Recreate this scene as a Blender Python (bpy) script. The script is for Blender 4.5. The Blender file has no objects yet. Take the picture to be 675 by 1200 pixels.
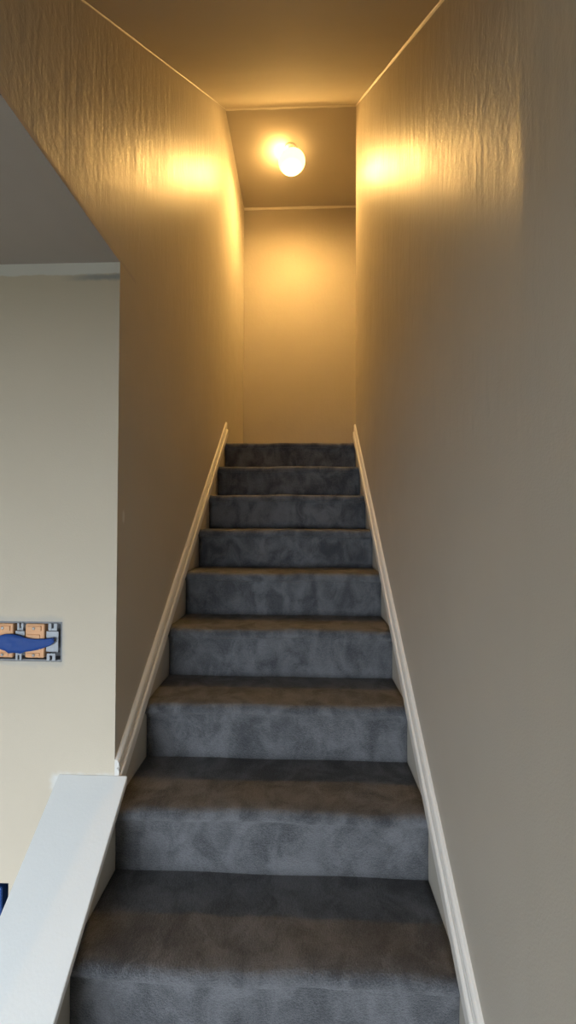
import bpy, bmesh, math, random
from mathutils import Vector, Matrix
random.seed(7)
scn = bpy.context.scene
COL = scn.collection
PI = math.pi

# ------------------------------------------------------------------ layout (metres, floor = 0)
EYE = 1.63
T = 0.24                      # tread
R = 0.197                     # riser
S = R / T                     # pitch of the stairs
XL, XR = -0.554, 0.365        # stairwell faces
YW = 1.219                    # front wall face (left room)
YF, ZF = 2.854, 4.522         # flat ceiling of the landing
YE = 3.796                    # end wall
ZR = 2.405                    # ceiling of the lower room
SC = 0.8577                   # pitch of sloping ceiling
Y0 = YF - (ZF - ZR) / SC      # where the sloping ceiling meets the lower one
XROOM, YBACK = -3.2, -2.9
TH = 0.12
XHALL = 1.05


def nose(y):                  # height of the nosing line
    return S * (y - T)


# ------------------------------------------------------------------ materials
class NT:
    def __init__(s, name):
        s.m = bpy.data.materials.new(name)
        s.m.use_nodes = True
        s.t = s.m.node_tree
        s.b = s.t.nodes['Principled BSDF']
        s.pos = s.t.nodes.new('ShaderNodeNewGeometry').outputs['Position']

    def n(s, kind, **kw):
        x = s.t.nodes.new(kind)
        for k, v in kw.items():
            setattr(x, k, v)
        return x

    def put(s, sock, v):
        if isinstance(v, bpy.types.NodeSocket):
            s.t.links.new(v, sock)
        else:
            sock.default_value = v

    def mapping(s, scale, rot=(0, 0, 0), vec=None):
        m = s.n('ShaderNodeMapping')
        s.put(m.inputs['Vector'], vec or s.pos)
        m.inputs['Scale'].default_value = scale
        m.inputs['Rotation'].default_value = rot
        return m.outputs[0]

    def noise(s, scale=5, detail=3, rough=.5, vec=None, dist=0):
        x = s.n('ShaderNodeTexNoise')
        s.put(x.inputs['Vector'], vec or s.pos)
        x.inputs['Scale'].default_value = scale
        x.inputs['Detail'].default_value = detail
        x.inputs['Roughness'].default_value = rough
        x.inputs['Distortion'].default_value = dist
        return x.outputs['Fac']

    def math(s, op, a, b=0.0, c=0.0, clamp=False):
        x = s.n('ShaderNodeMath', operation=op, use_clamp=clamp)
        for i, v in enumerate((a, b, c)):
            s.put(x.inputs[i], v)
        return x.outputs[0]

    def rng(s, v, a, b, c=0.0, d=1.0, smooth=True):
        x = s.n('ShaderNodeMapRange', interpolation_type='SMOOTHSTEP' if smooth else 'LINEAR')
        for i, q in enumerate((v, a, b, c, d)):
            s.put(x.inputs[i], q)
        return x.outputs[0]

    def mix(s, f, a, b):
        x = s.n('ShaderNodeMix', data_type='RGBA')
        s.put(x.inputs[0], f)
        s.put(x.inputs[6], a)
        s.put(x.inputs[7], b)
        return x.outputs[2]

    def xyz(s):
        x = s.n('ShaderNodeSeparateXYZ')
        s.put(x.inputs[0], s.pos)
        return x.outputs

    def bump(s, h, strength=.3, dist=.01, prev=None):
        x = s.n('ShaderNodeBump')
        x.inputs['Strength'].default_value = strength
        x.inputs['Distance'].default_value = dist
        s.put(x.inputs['Height'], h)
        if prev is not None:
            s.put(x.inputs['Normal'], prev)
        return x.outputs[0]

    def set(s, color=None, rough=None, normal=None, spec=None, **kw):
        if color is not None:
            s.put(s.b.inputs['Base Color'], color)
        if rough is not None:
            s.put(s.b.inputs['Roughness'], rough)
        if normal is not None:
            s.put(s.b.inputs['Normal'], normal)
        if spec is not None:
            s.put(s.b.inputs['Specular IOR Level'], spec)
        for k, v in kw.items():
            s.put(s.b.inputs[k], v)
        return s.m


def rgb(*c):
    return (*c, 1.0)


PAINT = rgb(.56, .515, .45)
BARE = rgb(.72, .72, .69)


def box_mask(k, X, Z, x0, x1, z0, z1, soft=.008, wob=.012, sc=30):
    """soft edged rectangle on the front wall"""
    w = k.math('MULTIPLY', k.math('SUBTRACT', k.noise(sc, 2), .5), wob * 2)
    X = k.math('ADD', X, w)
    Z = k.math('ADD', Z, w)
    a = k.math('MULTIPLY', k.rng(X, x0 - soft, x0 + soft), k.rng(X, x1 - soft, x1 + soft, 1, 0))
    b = k.math('MULTIPLY', k.rng(Z, z0 - soft, z0 + soft), k.rng(Z, z1 - soft, z1 + soft, 1, 0))
    return k.math('MULTIPLY', a, b)


def paint_mat(name, gloss=.36, streak=.35, kind='plain'):
    k = NT(name)
    X, Y, Z = k.xyz()[:3]
    col = k.mix(k.noise(3.5, 3), rgb(.50, .46, .395), rgb(.55, .51, .445))
    if kind == 'front':
        col = k.mix(k.noise(3.5, 3), rgb(.66, .585, .47), rgb(.70, .625, .51))
    rough = k.rng(k.noise(9, 2), .3, .7, gloss - .03, gloss + .05)
    peel = k.noise(230, 2, .6)
    nrm = k.bump(peel, .22, .002)
    if streak:
        up = k.rng(k.math('ADD', Z, k.math('MULTIPLY', k.noise(2, 2), .8)), 1.7, 3.0)   # rough skim coat higher up
        lines = k.math('MULTIPLY', k.noise(1, 4, .6, k.mapping((10, 10, 1.4)), .5), up)
        nrm = k.bump(lines, streak, .012, nrm)
        trowel = k.math('MULTIPLY', k.noise(1, 3, .6, k.mapping((34, 34, 20), (math.radians(-30), 0, 0)), .5), up)
        nrm = k.bump(trowel, .5, .004, nrm)
        slant = k.math('MULTIPLY', k.noise(1, 2, .5, k.mapping((30, 46, 9), (math.radians(-32), 0, 0))), up)
        nrm = k.bump(slant, streak * .5, .004, nrm)
    if kind == 'right':       # the glossy roller coat of the stairwell stops at a plumb line
        e = k.math('ADD', Y, k.math('MULTIPLY', k.math('SUBTRACT', k.noise(26, 2), .5), .05))
        coat = k.rng(e, .685, .715)
        rough = k.math('ADD', rough, k.math('MULTIPLY', k.math('SUBTRACT', 1.0, coat), .3))
    if kind == 'left':        # a small pale scuff
        d = k.n('ShaderNodeVectorMath', operation='DISTANCE')
        k.put(d.inputs[0], k.mapping((0, 1, .42)))
        d.inputs[1].default_value = (0, 1.262, 1.637 * .42)
        sc = k.rng(d.outputs['Value'], .005, .011, .7, 0)
        col = k.mix(sc, col, BARE)
    if kind == 'front':
        w = k.math('MULTIPLY', k.math('SUBTRACT', k.noise(22, 3), .5), .018)
        zz = k.math('ADD', Z, w)
        band = k.rng(zz, 2.366, 2.373)
        col = k.mix(band, col, rgb(.78, .77, .73))
        blue_strip = box_mask(k, X, Z, -.74, -.50, 2.352, 2.368, .006, .006)  # blue-grey strip just below the white band, fading out to the left
        blue_strip = k.math('MULTIPLY', blue_strip, k.rng(X, -.75, -.62))
        col = k.mix(k.math('MULTIPLY', blue_strip, .7), col, rgb(.27, .30, .33))
        prime = box_mask(k, X, Z, -.742, -.56, .75, .872, .012, .012, 40)
        col = k.mix(k.math('MULTIPLY', prime, .8), col, rgb(.78, .79, .78))
        halo = box_mask(k, X, Z, -1.0, -.712, 1.19, 1.337, .008, .01)
        col = k.mix(k.math('MULTIPLY', halo, .35), col, rgb(.42, .45, .47))
    if kind == 'end':  # same paint as the other walls, darkened to offset the lamp's brightness
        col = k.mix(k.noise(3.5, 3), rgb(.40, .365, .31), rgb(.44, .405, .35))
    return k.set(col, rough, nrm, .05)


def simple(name, color, rough=.5, metal=0, bumps=None, var=.08):
    k = NT(name)
    c2 = tuple(max(0, c * (1 - var)) for c in color)
    col = k.mix(k.noise(14, 3), rgb(*c2), rgb(*color))
    nrm = k.bump(k.noise(bumps[0], 3), bumps[1], .002) if bumps else None
    return k.set(col, rough, nrm, Metallic=metal)


def carpet_mat():
    k = NT('slate_carpet')
    patch = k.noise(1, 4, .6, k.mapping((13, 13, 9)), .6)       # brushed and trodden pile
    big = k.noise(2.6, 2)
    fib = k.noise(260, 3, .75)
    v = k.math('ADD', k.math('MULTIPLY', patch, .9), k.math('MULTIPLY', fib, .5))
    v = k.math('ADD', v, k.math('MULTIPLY', big, .3))
    col = k.mix(k.rng(v, .66, 1.06), rgb(.055, .058, .068), rgb(.185, .188, .204))
    nrm = k.bump(fib, 1.0, .006)
    nrm = k.bump(k.noise(90, 3, .6), .5, .008, nrm)
    return k.set(col, .95, nrm, .1, **{'Sheen Weight': .25, 'Sheen Roughness': .6})


M = dict(
    left=paint_mat('satin_greige_paint_left', .40, .45, 'left'),
    right=paint_mat('satin_greige_paint_right', .40, .45, 'right'),
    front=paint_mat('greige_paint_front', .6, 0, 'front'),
    wall=paint_mat('greige_paint', .5, .10),
    end=paint_mat('greige_paint_end_darkened', .5, .10, 'end'),
    ceil=paint_mat('greige_ceiling_paint', .8, 0),
    slope=paint_mat('greige_sloping_ceiling_paint', .85, 0),
    roomceil=simple('grey_ceiling_paint', (.50, .455, .42), .8, 0, (200, .2)),
    trim=simple('white_trim_paint', (.80, .78, .74), .35, 0, (60, .08), .05),
    cap=simple('bright_white_gloss_paint', (.86, .88, .88), .4, 0, (160, .15), .04),
    caulk=simple('caulk', (.82, .78, .70), .6, 0, (40, .3)),
    floor=simple('worn_oak_floor', (.13, .09, .06), .5, 0, (30, .1), .3),
    ground=simple('dull_grass', (.03, .04, .02), .9, 0, (20, .4), .4),
    frame=simple('white_window_frame', (.8, .8, .8), .4),
    carpet=carpet_mat(),
    almond=simple('almond_switch_plastic', (.88, .49, .26), .4, 0, (90, .2), .15),
    strap=simple('zinc_strap', (.46, .49, .53), .5, .35, (120, .3), .25),
    screw=simple('steel_screw', (.7, .7, .72), .3, .9),
    boxdark=simple('dark_box_plastic', (.03, .033, .04), .6),
    boxgrey=simple('dusty_steel_box', (.30, .31, .33), .6, .2, (80, .5), .4),
    bluebox=simple('blue_box_plastic', (.03, .10, .36), .4),
    tape=simple('blue_masking_tape', (.015, .075, .33), .6, 0, (70, .3), .2),
    porcelain=simple('white_porcelain', (.8, .78, .74), .3),
    brass=simple('aged_brass', (.55, .40, .18), .35, .9),
)
k = NT('lit_opal_glass')
dot = k.n('ShaderNodeVectorMath', operation='DOT_PRODUCT')      # the bulb hangs low: the underside is the brightest
k.put(dot.inputs[0], k.n('ShaderNodeNewGeometry').outputs['Normal'])
dot.inputs[1].default_value = Vector((.0, -.06, -.995)).normalized()
beam = k.math('POWER', k.math('MULTIPLY', dot.outputs['Value'], 1.0, clamp=True), 34.0)
dot2 = k.n('ShaderNodeVectorMath', operation='DOT_PRODUCT')
k.put(dot2.inputs[0], k.n('ShaderNodeNewGeometry').outputs['Normal'])
dot2.inputs[1].default_value = Vector((-.62, .25, .74)).normalized()
leak = k.math('POWER', k.math('MULTIPLY', dot2.outputs['Value'], 1.0, clamp=True), 14.0)
M['globe'] = k.set(rgb(.9, .85, .75), .3, **{'Emission Color': rgb(1, .57, .17), 'Emission Strength': k.math('MULTIPLY_ADD', leak, 185.0, k.math('MULTIPLY_ADD', beam, 3200.0, 5.0))})
k = NT('window_glass')
M['glass'] = k.set(rgb(1, 1, 1), 0.0, **{'Transmission Weight': 1.0, 'IOR': 1.02})


# ------------------------------------------------------------------ mesh helpers
def obj(name, bm, mat, parent=None, smooth=False):
    bmesh.ops.recalc_face_normals(bm, faces=bm.faces)
    me = bpy.data.meshes.new(name)
    bm.to_mesh(me)
    bm.free()
    if smooth:
        for p in me.polygons:
            p.use_smooth = True
    me.materials.append(mat)
    o = bpy.data.objects.new(name, me)
    COL.objects.link(o)
    if parent is not None:
        o.parent = parent
        o.matrix_parent_inverse = Matrix.Translation(-parent.location)
    return o


def struct(name, bm, mat):
    o = obj(name, bm, mat)
    o['kind'] = 'structure'
    return o


def thing(name, label, cat, loc=(0, 0, 0), group=None):
    o = bpy.data.objects.new(name, None)
    o.empty_display_size = .1
    o.location = loc
    COL.objects.link(o)
    o['label'] = label
    o['category'] = cat
    if group:
        o['group'] = group
    return o


def box(bm, x0, x1, y0, y1, z0, z1, bev=0, seg=2):
    r = bmesh.ops.create_cube(bm, size=1)
    vs = r['verts']
    for v in vs:
        v.co = Vector((x0 + (v.co.x + .5) * (x1 - x0), y0 + (v.co.y + .5) * (y1 - y0), z0 + (v.co.z + .5) * (z1 - z0)))
    if bev:
        es = list({e for v in vs for e in v.link_edges})
        bmesh.ops.bevel(bm, geom=es, offset=bev, segments=seg, affect='EDGES', profile=.5)
    return bm


def prism_yz(bm, pts, x0, x1, nx=1):
    """closed outline of (y, z) points extruded along x"""
    rows = []
    for i in range(nx + 1):
        x = x0 + (x1 - x0) * i / nx
        rows.append([bm.verts.new((x, y, z)) for y, z in pts])
    n = len(pts)
    for a, b in zip(rows, rows[1:]):
        for j in range(n):
            bm.faces.new((a[j], a[(j + 1) % n], b[(j + 1) % n], b[j]))
    bm.faces.new(rows[0][::-1])
    bm.faces.new(rows[-1])
    return rows


def lathe(bm, prof, M4=Matrix(), seg=40):
    """(radius, height) profile turned about local z"""
    rings = []
    for r, h in prof:
        if r < 1e-6:
            rings.append([bm.verts.new(M4 @ Vector((0, 0, h)))])
        else:
            rings.append([bm.verts.new(M4 @ Vector((r * math.cos(2 * PI * i / seg), r * math.sin(2 * PI * i / seg), h))) for i in range(seg)])
    for a, b in zip(rings, rings[1:]):
        for i in range(seg):
            j = (i + 1) % seg
            if len(a) == 1:
                bm.faces.new((a[0], b[j], b[i]))
            elif len(b) == 1:
                bm.faces.new((a[i], a[j], b[0]))
            else:
                bm.faces.new((a[i], a[j], b[j], b[i]))


NB = bmesh.new

# ------------------------------------------------------------------ the setting
# floors
bm = NB(); box(bm, XROOM, XR, YBACK, YW, -.1, 0); struct('floor', bm, M['floor'])

# left stairwell wall: full height beyond the front wall, only a header above the lower ceiling
bm = NB()
prism_yz(bm, [(YW + TH, 0), (YE, 0), (YE, ZF), (YF, ZF), (Y0, ZR + .012), (YW + TH, ZR + .012)], XL - TH, XL)
struct('wall_left', bm, M['left'])

# right stairwell wall, from behind the camera up to the landing corner
bm = NB()
prism_yz(bm, [(YBACK, 0), (2.88, 0), (2.88, ZF), (YF, ZF), (Y0, ZR), (YBACK, ZR)], XR, XR + TH)
struct('wall_right', bm, M['right'])

# front wall of the lower room, with the two openings cut for electrical boxes
AX0, AX1, AZ0, AZ1 = -.955, -.717, 1.203, 1.322
BX0, BX1, BZ0, BZ1 = -1.0, -.870, .428, .548
bm = NB()
yb = YW + TH
box(bm, XROOM, XL, YW, yb, 0, BZ0)
box(bm, XROOM, BX0, YW, yb, BZ0, BZ1); box(bm, BX1, XL, YW, yb, BZ0, BZ1)
box(bm, XROOM, XL, YW, yb, BZ1, AZ0)
box(bm, XROOM, AX0, YW, yb, AZ0, AZ1); box(bm, AX1, XL, YW, yb, AZ0, AZ1)
box(bm, XROOM, XL, YW, yb, AZ1, ZR)
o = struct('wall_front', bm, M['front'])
o.data.materials.append(M['left'])            # the end that faces the stairs
for p in o.data.polygons:
    if p.normal.x > .9 and abs(p.center.x - XL) < .002:
        p.material_index = 1

# end wall and the sides of the landing
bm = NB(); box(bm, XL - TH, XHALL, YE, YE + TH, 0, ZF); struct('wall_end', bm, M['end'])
bm = NB(); box(bm, XHALL, XHALL + TH, 2.88 - TH, YE + TH, 2.0, ZF); struct('wall_landing_side', bm, M['wall'])
bm = NB(); box(bm, XR + TH, XHALL, 2.88 - TH, 2.88, 2.0, ZF); struct('wall_landing_front', bm, M['wall'])

# ceilings
bm = NB()
box(bm, XL - TH, XHALL + TH, YF, YE + TH, ZF, ZF + .1)
struct('ceiling_landing', bm, M['ceil'])
bm = NB()
prism_yz(bm, [(Y0, ZR), (YF, ZF), (YF, ZF + .1), (Y0, ZR + .1)], XL - TH, XR + TH)
struct('ceiling_slope', bm, M['slope'])
bm = NB()
box(bm, XROOM, XL, YBACK, YW + TH, ZR, ZR + .012)
box(bm, XL, XR, YBACK, Y0, ZR, ZR + .012)
struct('ceiling', bm, M['roomceil'])

# caulk lines where the landing ceiling meets the slope and the end wall, and down the slope corners
def wavy_strip(name, a, b, u, v, w=.008, n=40):
    """thin quarter-round bead from a to b in the corner spanned by directions u and v"""
    bm = NB(); a = Vector(a); b = Vector(b); u = Vector(u).normalized(); v = Vector(v).normalized()
    rows = []
    for i in range(n + 1):
        f = i / n
        p = a.lerp(b, f)
        q = w * (1 + .2 * math.sin(f * 13.1) * math.sin(f * 27.3 + 1))
        rows.append([bm.verts.new(p), bm.verts.new(p + u * q), bm.verts.new(p + (u + v) * q * .62), bm.verts.new(p + v * q)])
    for r0, r1 in zip(rows, rows[1:]):
        for j in range(4):
            bm.faces.new((r0[j], r0[(j + 1) % 4], r1[(j + 1) % 4], r1[j]))
    bm.faces.new(rows[0][::-1]); bm.faces.new(rows[-1])
    return struct(name, bm, M['caulk'])


sd = Vector((0, -1, -SC)).normalized()
wavy_strip('trim_1', (XL, YF, ZF), (XR, YF, ZF), (0, 1, -.02), sd, .013)
wavy_strip('trim_2', (XL, YE, ZF), (XHALL, YE, ZF), (0, -1, 0), (0, 0, -1), .014)
wavy_strip('trim_3', (XR, Y0, ZR), (XR, YF, ZF), (-1, 0, 0), (0, SC, -1), .006, 80)
wavy_strip('trim_4', (XL, Y0, ZR), (XL, YF, ZF), (1, 0, 0), (0, SC, -1), .003, 80)

# the rest of the lower room: window wall behind, side wall
WX0, WX1, WZ0, WZ1 = -2.7, -.15, .10, 1.72
bm = NB()
yb0, yb1 = YBACK - TH, YBACK
box(bm, XROOM - TH, WX0, yb0, yb1, 0, ZR); box(bm, WX1, XR + TH, yb0, yb1, 0, ZR)
box(bm, WX0, WX1, yb0, yb1, 0, WZ0); box(bm, WX0, WX1, yb0, yb1, WZ1, ZR)
struct('wall_back', bm, M['wall'])
bm = NB(); box(bm, XROOM - TH, XROOM, YBACK, YW + TH, 0, ZR); struct('wall_room_side', bm, M['wall'])
bm = NB()
for x0, x1 in ((WX0, WX0 + .05), (WX1 - .05, WX1), ((WX0 + WX1) / 2 - .03, (WX0 + WX1) / 2 + .03)):
    box(bm, x0, x1, yb0 + .03, yb1 - .03, WZ0, WZ1)
box(bm, WX0, WX1, yb0 + .03, yb1 - .03, WZ0, WZ0 + .05); box(bm, WX0, WX1, yb0 + .03, yb1 - .03, WZ1 - .05, WZ1)
struct('window_1', bm, M['frame'])
bm = NB(); box(bm, -9, 6, -14, yb0, -.25, -.12); struct('floor_outside', bm, M['ground'])

# ------------------------------------------------------------------ skirting that rides up the stairs
SK = [(0, 0), (0, .016), (.004, .019), (.034, .019), (.038, .0165), (.0395, .0085), (.042, .0075), (.044, .0125), (.050, .0135), (.0555, .0125),
      (.0575, .007), (.0605, .007), (.063, .013), (.070, .013), (.075, .010), (.078, .006), (.078, 0)]


def skirt(name, x, sgn, ya, yb_, lift):
    bm = NB(); cs = math.cos(math.atan(S)); n = 60
    rows = []
    for i in range(n + 1):
        y = ya + (yb_ - ya) * i / n
        rows.append([bm.verts.new((x + sgn * v, y, nose(y) + lift + u / cs)) for u, v in SK])
    m = len(SK)
    for a, b in zip(rows, rows[1:]):
        for j in range(m):
            bm.faces.new((a[j], a[(j + 1) % m], b[(j + 1) % m], b[j]))
    bm.faces.new(rows[0][::-1]); bm.faces.new(rows[-1])
    return struct(name, bm, M['trim'])


skirt('baseboard_left', XL, 1, YW, 2.93, .013)
skirt('baseboard_right', XR, -1, .42, 2.90, .013)

# ------------------------------------------------------------------ half wall with its cap
ph = thing('half_wall', 'low sloping half wall with a wide white cap board, left of the carpeted stairs', 'half wall', (-.62, .8, 0))
KX0, KX1 = -.700, XL
ya, ybk = .40, YW
CT = .070                                     # cap top above the nosing line
CTH = .024
bm = NB()
prism_yz(bm, [(ya, 0), (ybk, 0), (ybk, nose(ybk) + CT - CTH), (ya, nose(ya) + CT - CTH)], KX0, KX1)
wb = obj('wall_body', bm, M['wall'], ph)
bm = NB()
yc = ya - .02
prism_yz(bm, [(yc, nose(yc) + CT - CTH), (ybk, nose(ybk) + CT - CTH), (ybk, nose(ybk) + CT), (yc, nose(yc) + CT)], -.722, -.515)
bmesh.ops.bevel(bm, geom=list(bm.edges), offset=.003, segments=2, affect='EDGES', profile=.5)
cb = obj('cap_board', bm, M['cap'], ph)
cb['label'] = 'bright white sloping cap board'

# ------------------------------------------------------------------ carpeted stairs
st = thing('staircase', 'steep staircase in slate grey carpet rising between the two walls', 'stairs', (0, .48, 0))
OV = .030                                     # nosing overhang


def step_outline(n, last):
    y = n * T
    z0, z1 = (n - 2) * R, (n - 1) * R
    back = (YE - .001 if last else (n + 1) * T + OV + .16)
    rr = .019
    p = [(y + OV, z0), (y + OV + .001, z0 + .05), (y + OV, z0 + .10), (y + OV - .002, z1 - .055), (y + OV - .008, z1 - .042)]
    for i in range(0, 9):                     # rounded nosing
        a = -PI / 2 + PI * i / 8
        p.append((y + rr - math.cos(a) * rr, z1 - rr + math.sin(a) * rr))
    m = 14
    for i in range(1, m + 1):
        p.append((y + rr + (back - y - rr) * i / m, z1))
    p.append((back, z0))
    return p


def make_step(n, name, last=False):
    bm = NB()
    x0, x1 = XL + .001, XR - .001
    rows = prism_yz(bm, step_outline(n, last), x0, x1, 46)
    rnd = random.Random(n)
    ph1, ph2, ph3 = (rnd.uniform(0, 6) for _ in range(3))
    for i, row in enumerate(rows):
        f = i / (len(rows) - 1)
        for v in row[3:16]:
            v.co.z += .0022 * math.sin(f * 9 + ph1) + .0012 * math.sin(f * 23 + ph2)
            v.co.y += .0026 * math.sin(f * 7 + ph3) + .0014 * math.sin(f * 31 + ph1)
        for v in row[:3]:
            v.co.y += .0018 * math.sin(f * 13 + ph2)
    o = obj(name, bm, M['carpet'], st, True)
    return o


for n in range(2, 12):
    make_step(n, 'carpeted_step' if n == 2 else 'carpeted_step.%03d' % (n - 2))
make_step(12, 'landing', True)
bm = NB(); box(bm, XR, XHALL, 2.88, YE, 10 * R, 11 * R); struct('floor_landing', bm, M['carpet'])   # runs on to the right

# ------------------------------------------------------------------ ceiling lamp
LX, LY = -.094, 3.170
MX, MY = -.106, 3.172
lp = thing('ceiling_lamp', 'glowing round white globe lamp on the landing ceiling', 'lamp', (MX, MY, ZF))
gc = Vector((LX, LY, ZF - .116))
mt = Vector((MX, MY, ZF))
ax = (mt + Vector((0, 0, -.012)) - gc).normalized()
rot = Matrix.Rotation(math.radians(-6), 4, 'Y')
bm = NB()
lathe(bm, [(0, 0), (.046, 0), (.046, -.006), (.040, -.012), (.026, -.016), (0, -.016)], Matrix.Translation(mt))
obj('canopy', bm, M['porcelain'], lp, True)
GR = .104
GH = GR * .68
bm = NB()
L = (mt - gc).length
lathe(bm, [(0, L - .012), (.020, L - .014), (.022, GH + .012), (.030, GH + .010), (.038, GH + .002), (.042, GH - .006), (.036, GH - .010), (0, GH - .010)],
      Matrix.Translation(gc) @ rot)
obj('lamp_holder', bm, M['porcelain'], lp, True)
bm = NB()
pr = []
for i in range(25):
    a = PI * i / 24
    pr.append((max(0, GR * math.sin(a)) if 0 < i < 24 else 0, -GR * math.cos(a) * .68))
lathe(bm, pr, Matrix.Translation(gc) @ rot, 48)
obj('glass_globe', bm, M['globe'], lp, True)

# ------------------------------------------------------------------ open switch box on the front wall
sb = thing('switch_box', 'uncovered switch box with almond switches and blue tape in the left wall', 'switch box', ((AX0 + AX1) / 2, YW, AZ0))


def open_box(bm, x0, x1, y0, y1, z0, z1, w=.003):
    box(bm, x0, x1, y1 - w, y1, z0, z1)
    box(bm, x0, x0 + w, y0, y1 - w, z0, z1); box(bm, x1 - w, x1, y0, y1 - w, z0, z1)
    box(bm, x0 + w, x1 - w, y0, y1 - w, z0, z0 + w); box(bm, x0 + w, x1 - w, y0, y1 - w, z1 - w, z1)


bm = NB(); open_box(bm, AX0, AX1, YW + .002, YW + .04, AZ0, AZ1, .006)
obj('box_shell', bm, M['boxgrey'], sb)
zc = (AZ0 + AZ1) / 2
for i, (x0, x1) in enumerate(((-.922, -.864), (-.827, -.769))):
    bm = NB()
    yf = YW - .006
    for (z0, z1) in ((AZ0 + .012, zc - .004), (zc + .004, AZ1 - .006)):      # upper and lower half of the device face
        box(bm, x0, x1, yf, YW + .03, z0, z1, .004)
        zm = (z0 + z1) / 2
        box(bm, x0 + .008, x1 - .008, yf - .004, yf + .002, zm + .004, z1 - .006, .002)
        box(bm, x0 + .006, x1 - .012, yf - .003, yf + .002, z0 + .006, zm - .006, .002)
    box(bm, x0 + .004, x1 - .004, yf + .003, YW + .03, zc - .01, zc + .01)
    sw = obj('light_switch', bm, M['almond'], sb)
    for z in (AZ0 + .022, AZ1 - .018):
        bm = NB()
        lathe(bm, [(0, .0045), (.003, .004), (.0045, .002), (.0045, -.004), (0, -.004)],
              Matrix.Translation(((x0 + x1) / 2, yf - .003, z)) @ Matrix.Rotation(PI / 2, 4, 'X'), 14)
        s = obj('switch_screw', bm, M['screw'], None, True)
        s.parent = sw
for i, (x0, x1) in enumerate(((-.860, -.831), (-.765, -.728))):
    bm = NB()
    yf = YW - .002
    box(bm, x0, x1, yf, yf + .003, AZ0 + .030, AZ1 - .028, .001)
    for z0, z1, dx in ((AZ1 - .026, AZ1 - .004, .004), (AZ0 + .004, AZ0 + .026, -.004)):
        xa, xb = x0 + .003 + max(0, dx), x1 - .003 + min(0, dx)
        # a bent ear with a slot
        box(bm, xa, xa + (xb - xa) * .36, yf - .002, yf + .002, z0, z1, .001)
        box(bm, xa + (xb - xa) * .62, xb, yf - .002, yf + .002, z0, z1, .001)
        box(bm, xa, xb, yf - .001, yf + .002, z0 if dx > 0 else z1 - .007, z0 + .007 if dx > 0 else z1, .001)
    obj('metal_strap', bm, M['strap'], sb)
# crumpled strip of tape: (x, z_top, z_bottom)
tp = [(-.945, -.006, -.016), (-.925, .006, -.022), (-.905, .014, -.024), (-.885, .020, -.030), (-.870, .021, -.036), (-.855, .019, -.034),
      (-.835, .014, -.037), (-.820, .011, -.030), (-.800, .008, -.028), (-.780, .007, -.025), (-.760, .008, -.017), (-.742, .011, -.010), (-.734, .010, -.002)]
bm = NB()
f_, b_ = [], []
for i, (x, zt, zb) in enumerate(tp):
    rowf, rowb = [], []
    for j in range(6):
        z = zc + zb + (zt - zb) * j / 5 + .004
        y = YW - .0135 - .003 * math.sin(i * 1.9 + j * 1.3) - .002 * math.cos(j * 2.2 + i)
        rowf.append(bm.verts.new((x, y, z)))
        rowb.append(bm.verts.new((x, y + .0015, z)))
    f_.append(rowf); b_.append(rowb)
for i in range(len(tp) - 1):
    for j in range(5):
        bm.faces.new((f_[i][j], f_[i + 1][j], f_[i + 1][j + 1], f_[i][j + 1]))
        bm.faces.new((b_[i][j], b_[i][j + 1], b_[i + 1][j + 1], b_[i + 1][j]))
    bm.faces.new((f_[i][0], b_[i][0], b_[i + 1][0], f_[i + 1][0]))
    bm.faces.new((f_[i][5], f_[i + 1][5], b_[i + 1][5], b_[i][5]))
for i in (0, -1):
    for j in range(5):
        bm.faces.new((f_[i][j], f_[i][j + 1], b_[i][j + 1], b_[i][j]))
t_ = obj('masking_tape', bm, M['tape'], sb, True)
t_['label'] = 'crumpled strip of blue masking tape'

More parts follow.
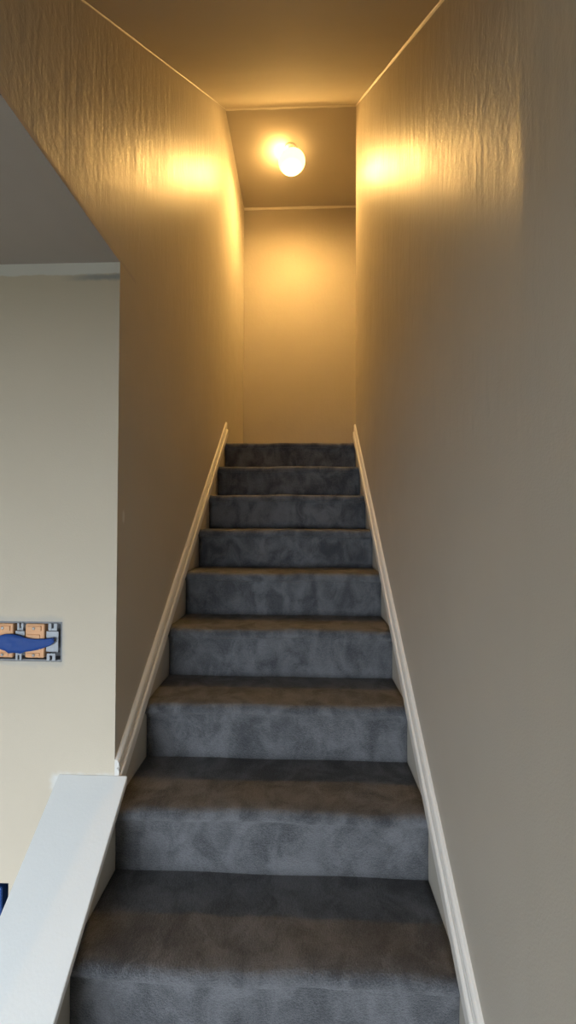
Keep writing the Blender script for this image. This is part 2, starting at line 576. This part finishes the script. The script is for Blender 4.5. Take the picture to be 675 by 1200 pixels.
# low outlet box, mostly outside the frame
ob = thing('outlet_box', 'blue outlet box low in the wall beside the white cap board', 'outlet box', ((BX0 + BX1) / 2, YW, BZ0))
bm = NB(); open_box(bm, BX0, BX1, YW + .003, YW + .07, BZ0, BZ1)
obj('box_shell', bm, M['boxdark'], ob)
bm = NB()
box(bm, BX0 + .012, BX1 - .018, YW - .006, YW + .05, BZ0 + .012, BZ1 - .010, .006)
box(bm, BX0 + .030, BX1 - .034, YW - .010, YW - .004, BZ0 + .03, BZ1 - .03, .003)
obj('outlet_cover', bm, M['bluebox'], ob)

# ------------------------------------------------------------------ daylight
w = bpy.data.worlds.new('World'); scn.world = w; w.use_nodes = True
bg = w.node_tree.nodes['Background']
bg.inputs[0].default_value = (.80, .90, 1.0, 1)
bg.inputs[1].default_value = 18.6
la = bpy.data.lights.new('window_portal', 'AREA')
la.shape = 'RECTANGLE'; la.size = WX1 - WX0; la.size_y = WZ1 - WZ0
la.cycles.is_portal = True
lo = bpy.data.objects.new('window_portal', la)
lo.location = ((WX0 + WX1) / 2, YBACK - TH - .02, (WZ0 + WZ1) / 2)
lo.rotation_euler = (PI / 2, 0, PI)
lo.rotation_euler = Vector((0, 1, 0)).to_track_quat('-Z', 'Z').to_euler()
COL.objects.link(lo)

# ------------------------------------------------------------------ camera
cd = bpy.data.cameras.new('Camera')
cd.sensor_fit = 'VERTICAL'; cd.sensor_height = 24; cd.sensor_width = 24
cd.lens = 485.9 / 1200 * 24
cd.clip_start = .02
cam = bpy.data.objects.new('Camera', cd); COL.objects.link(cam)
pitch, yaw, roll = (math.radians(a) for a in (1.03, 2.072, .195))
F = Vector((-math.sin(yaw) * math.cos(pitch), math.cos(yaw) * math.cos(pitch), math.sin(pitch)))
Rt = Vector((math.cos(yaw), math.sin(yaw), 0)); U = Rt.cross(F)
R2 = Rt * math.cos(roll) + U * math.sin(roll); U2 = -Rt * math.sin(roll) + U * math.cos(roll)
mx = Matrix((R2, U2, -F)).transposed().to_4x4()
mx.translation = Vector((0, 0, EYE))
cam.matrix_world = mx
scn.camera = cam

vs = scn.view_settings
vs.view_transform = 'Standard'; vs.look = 'None'; vs.exposure = 0; vs.gamma = 1; vs.use_curve_mapping = False
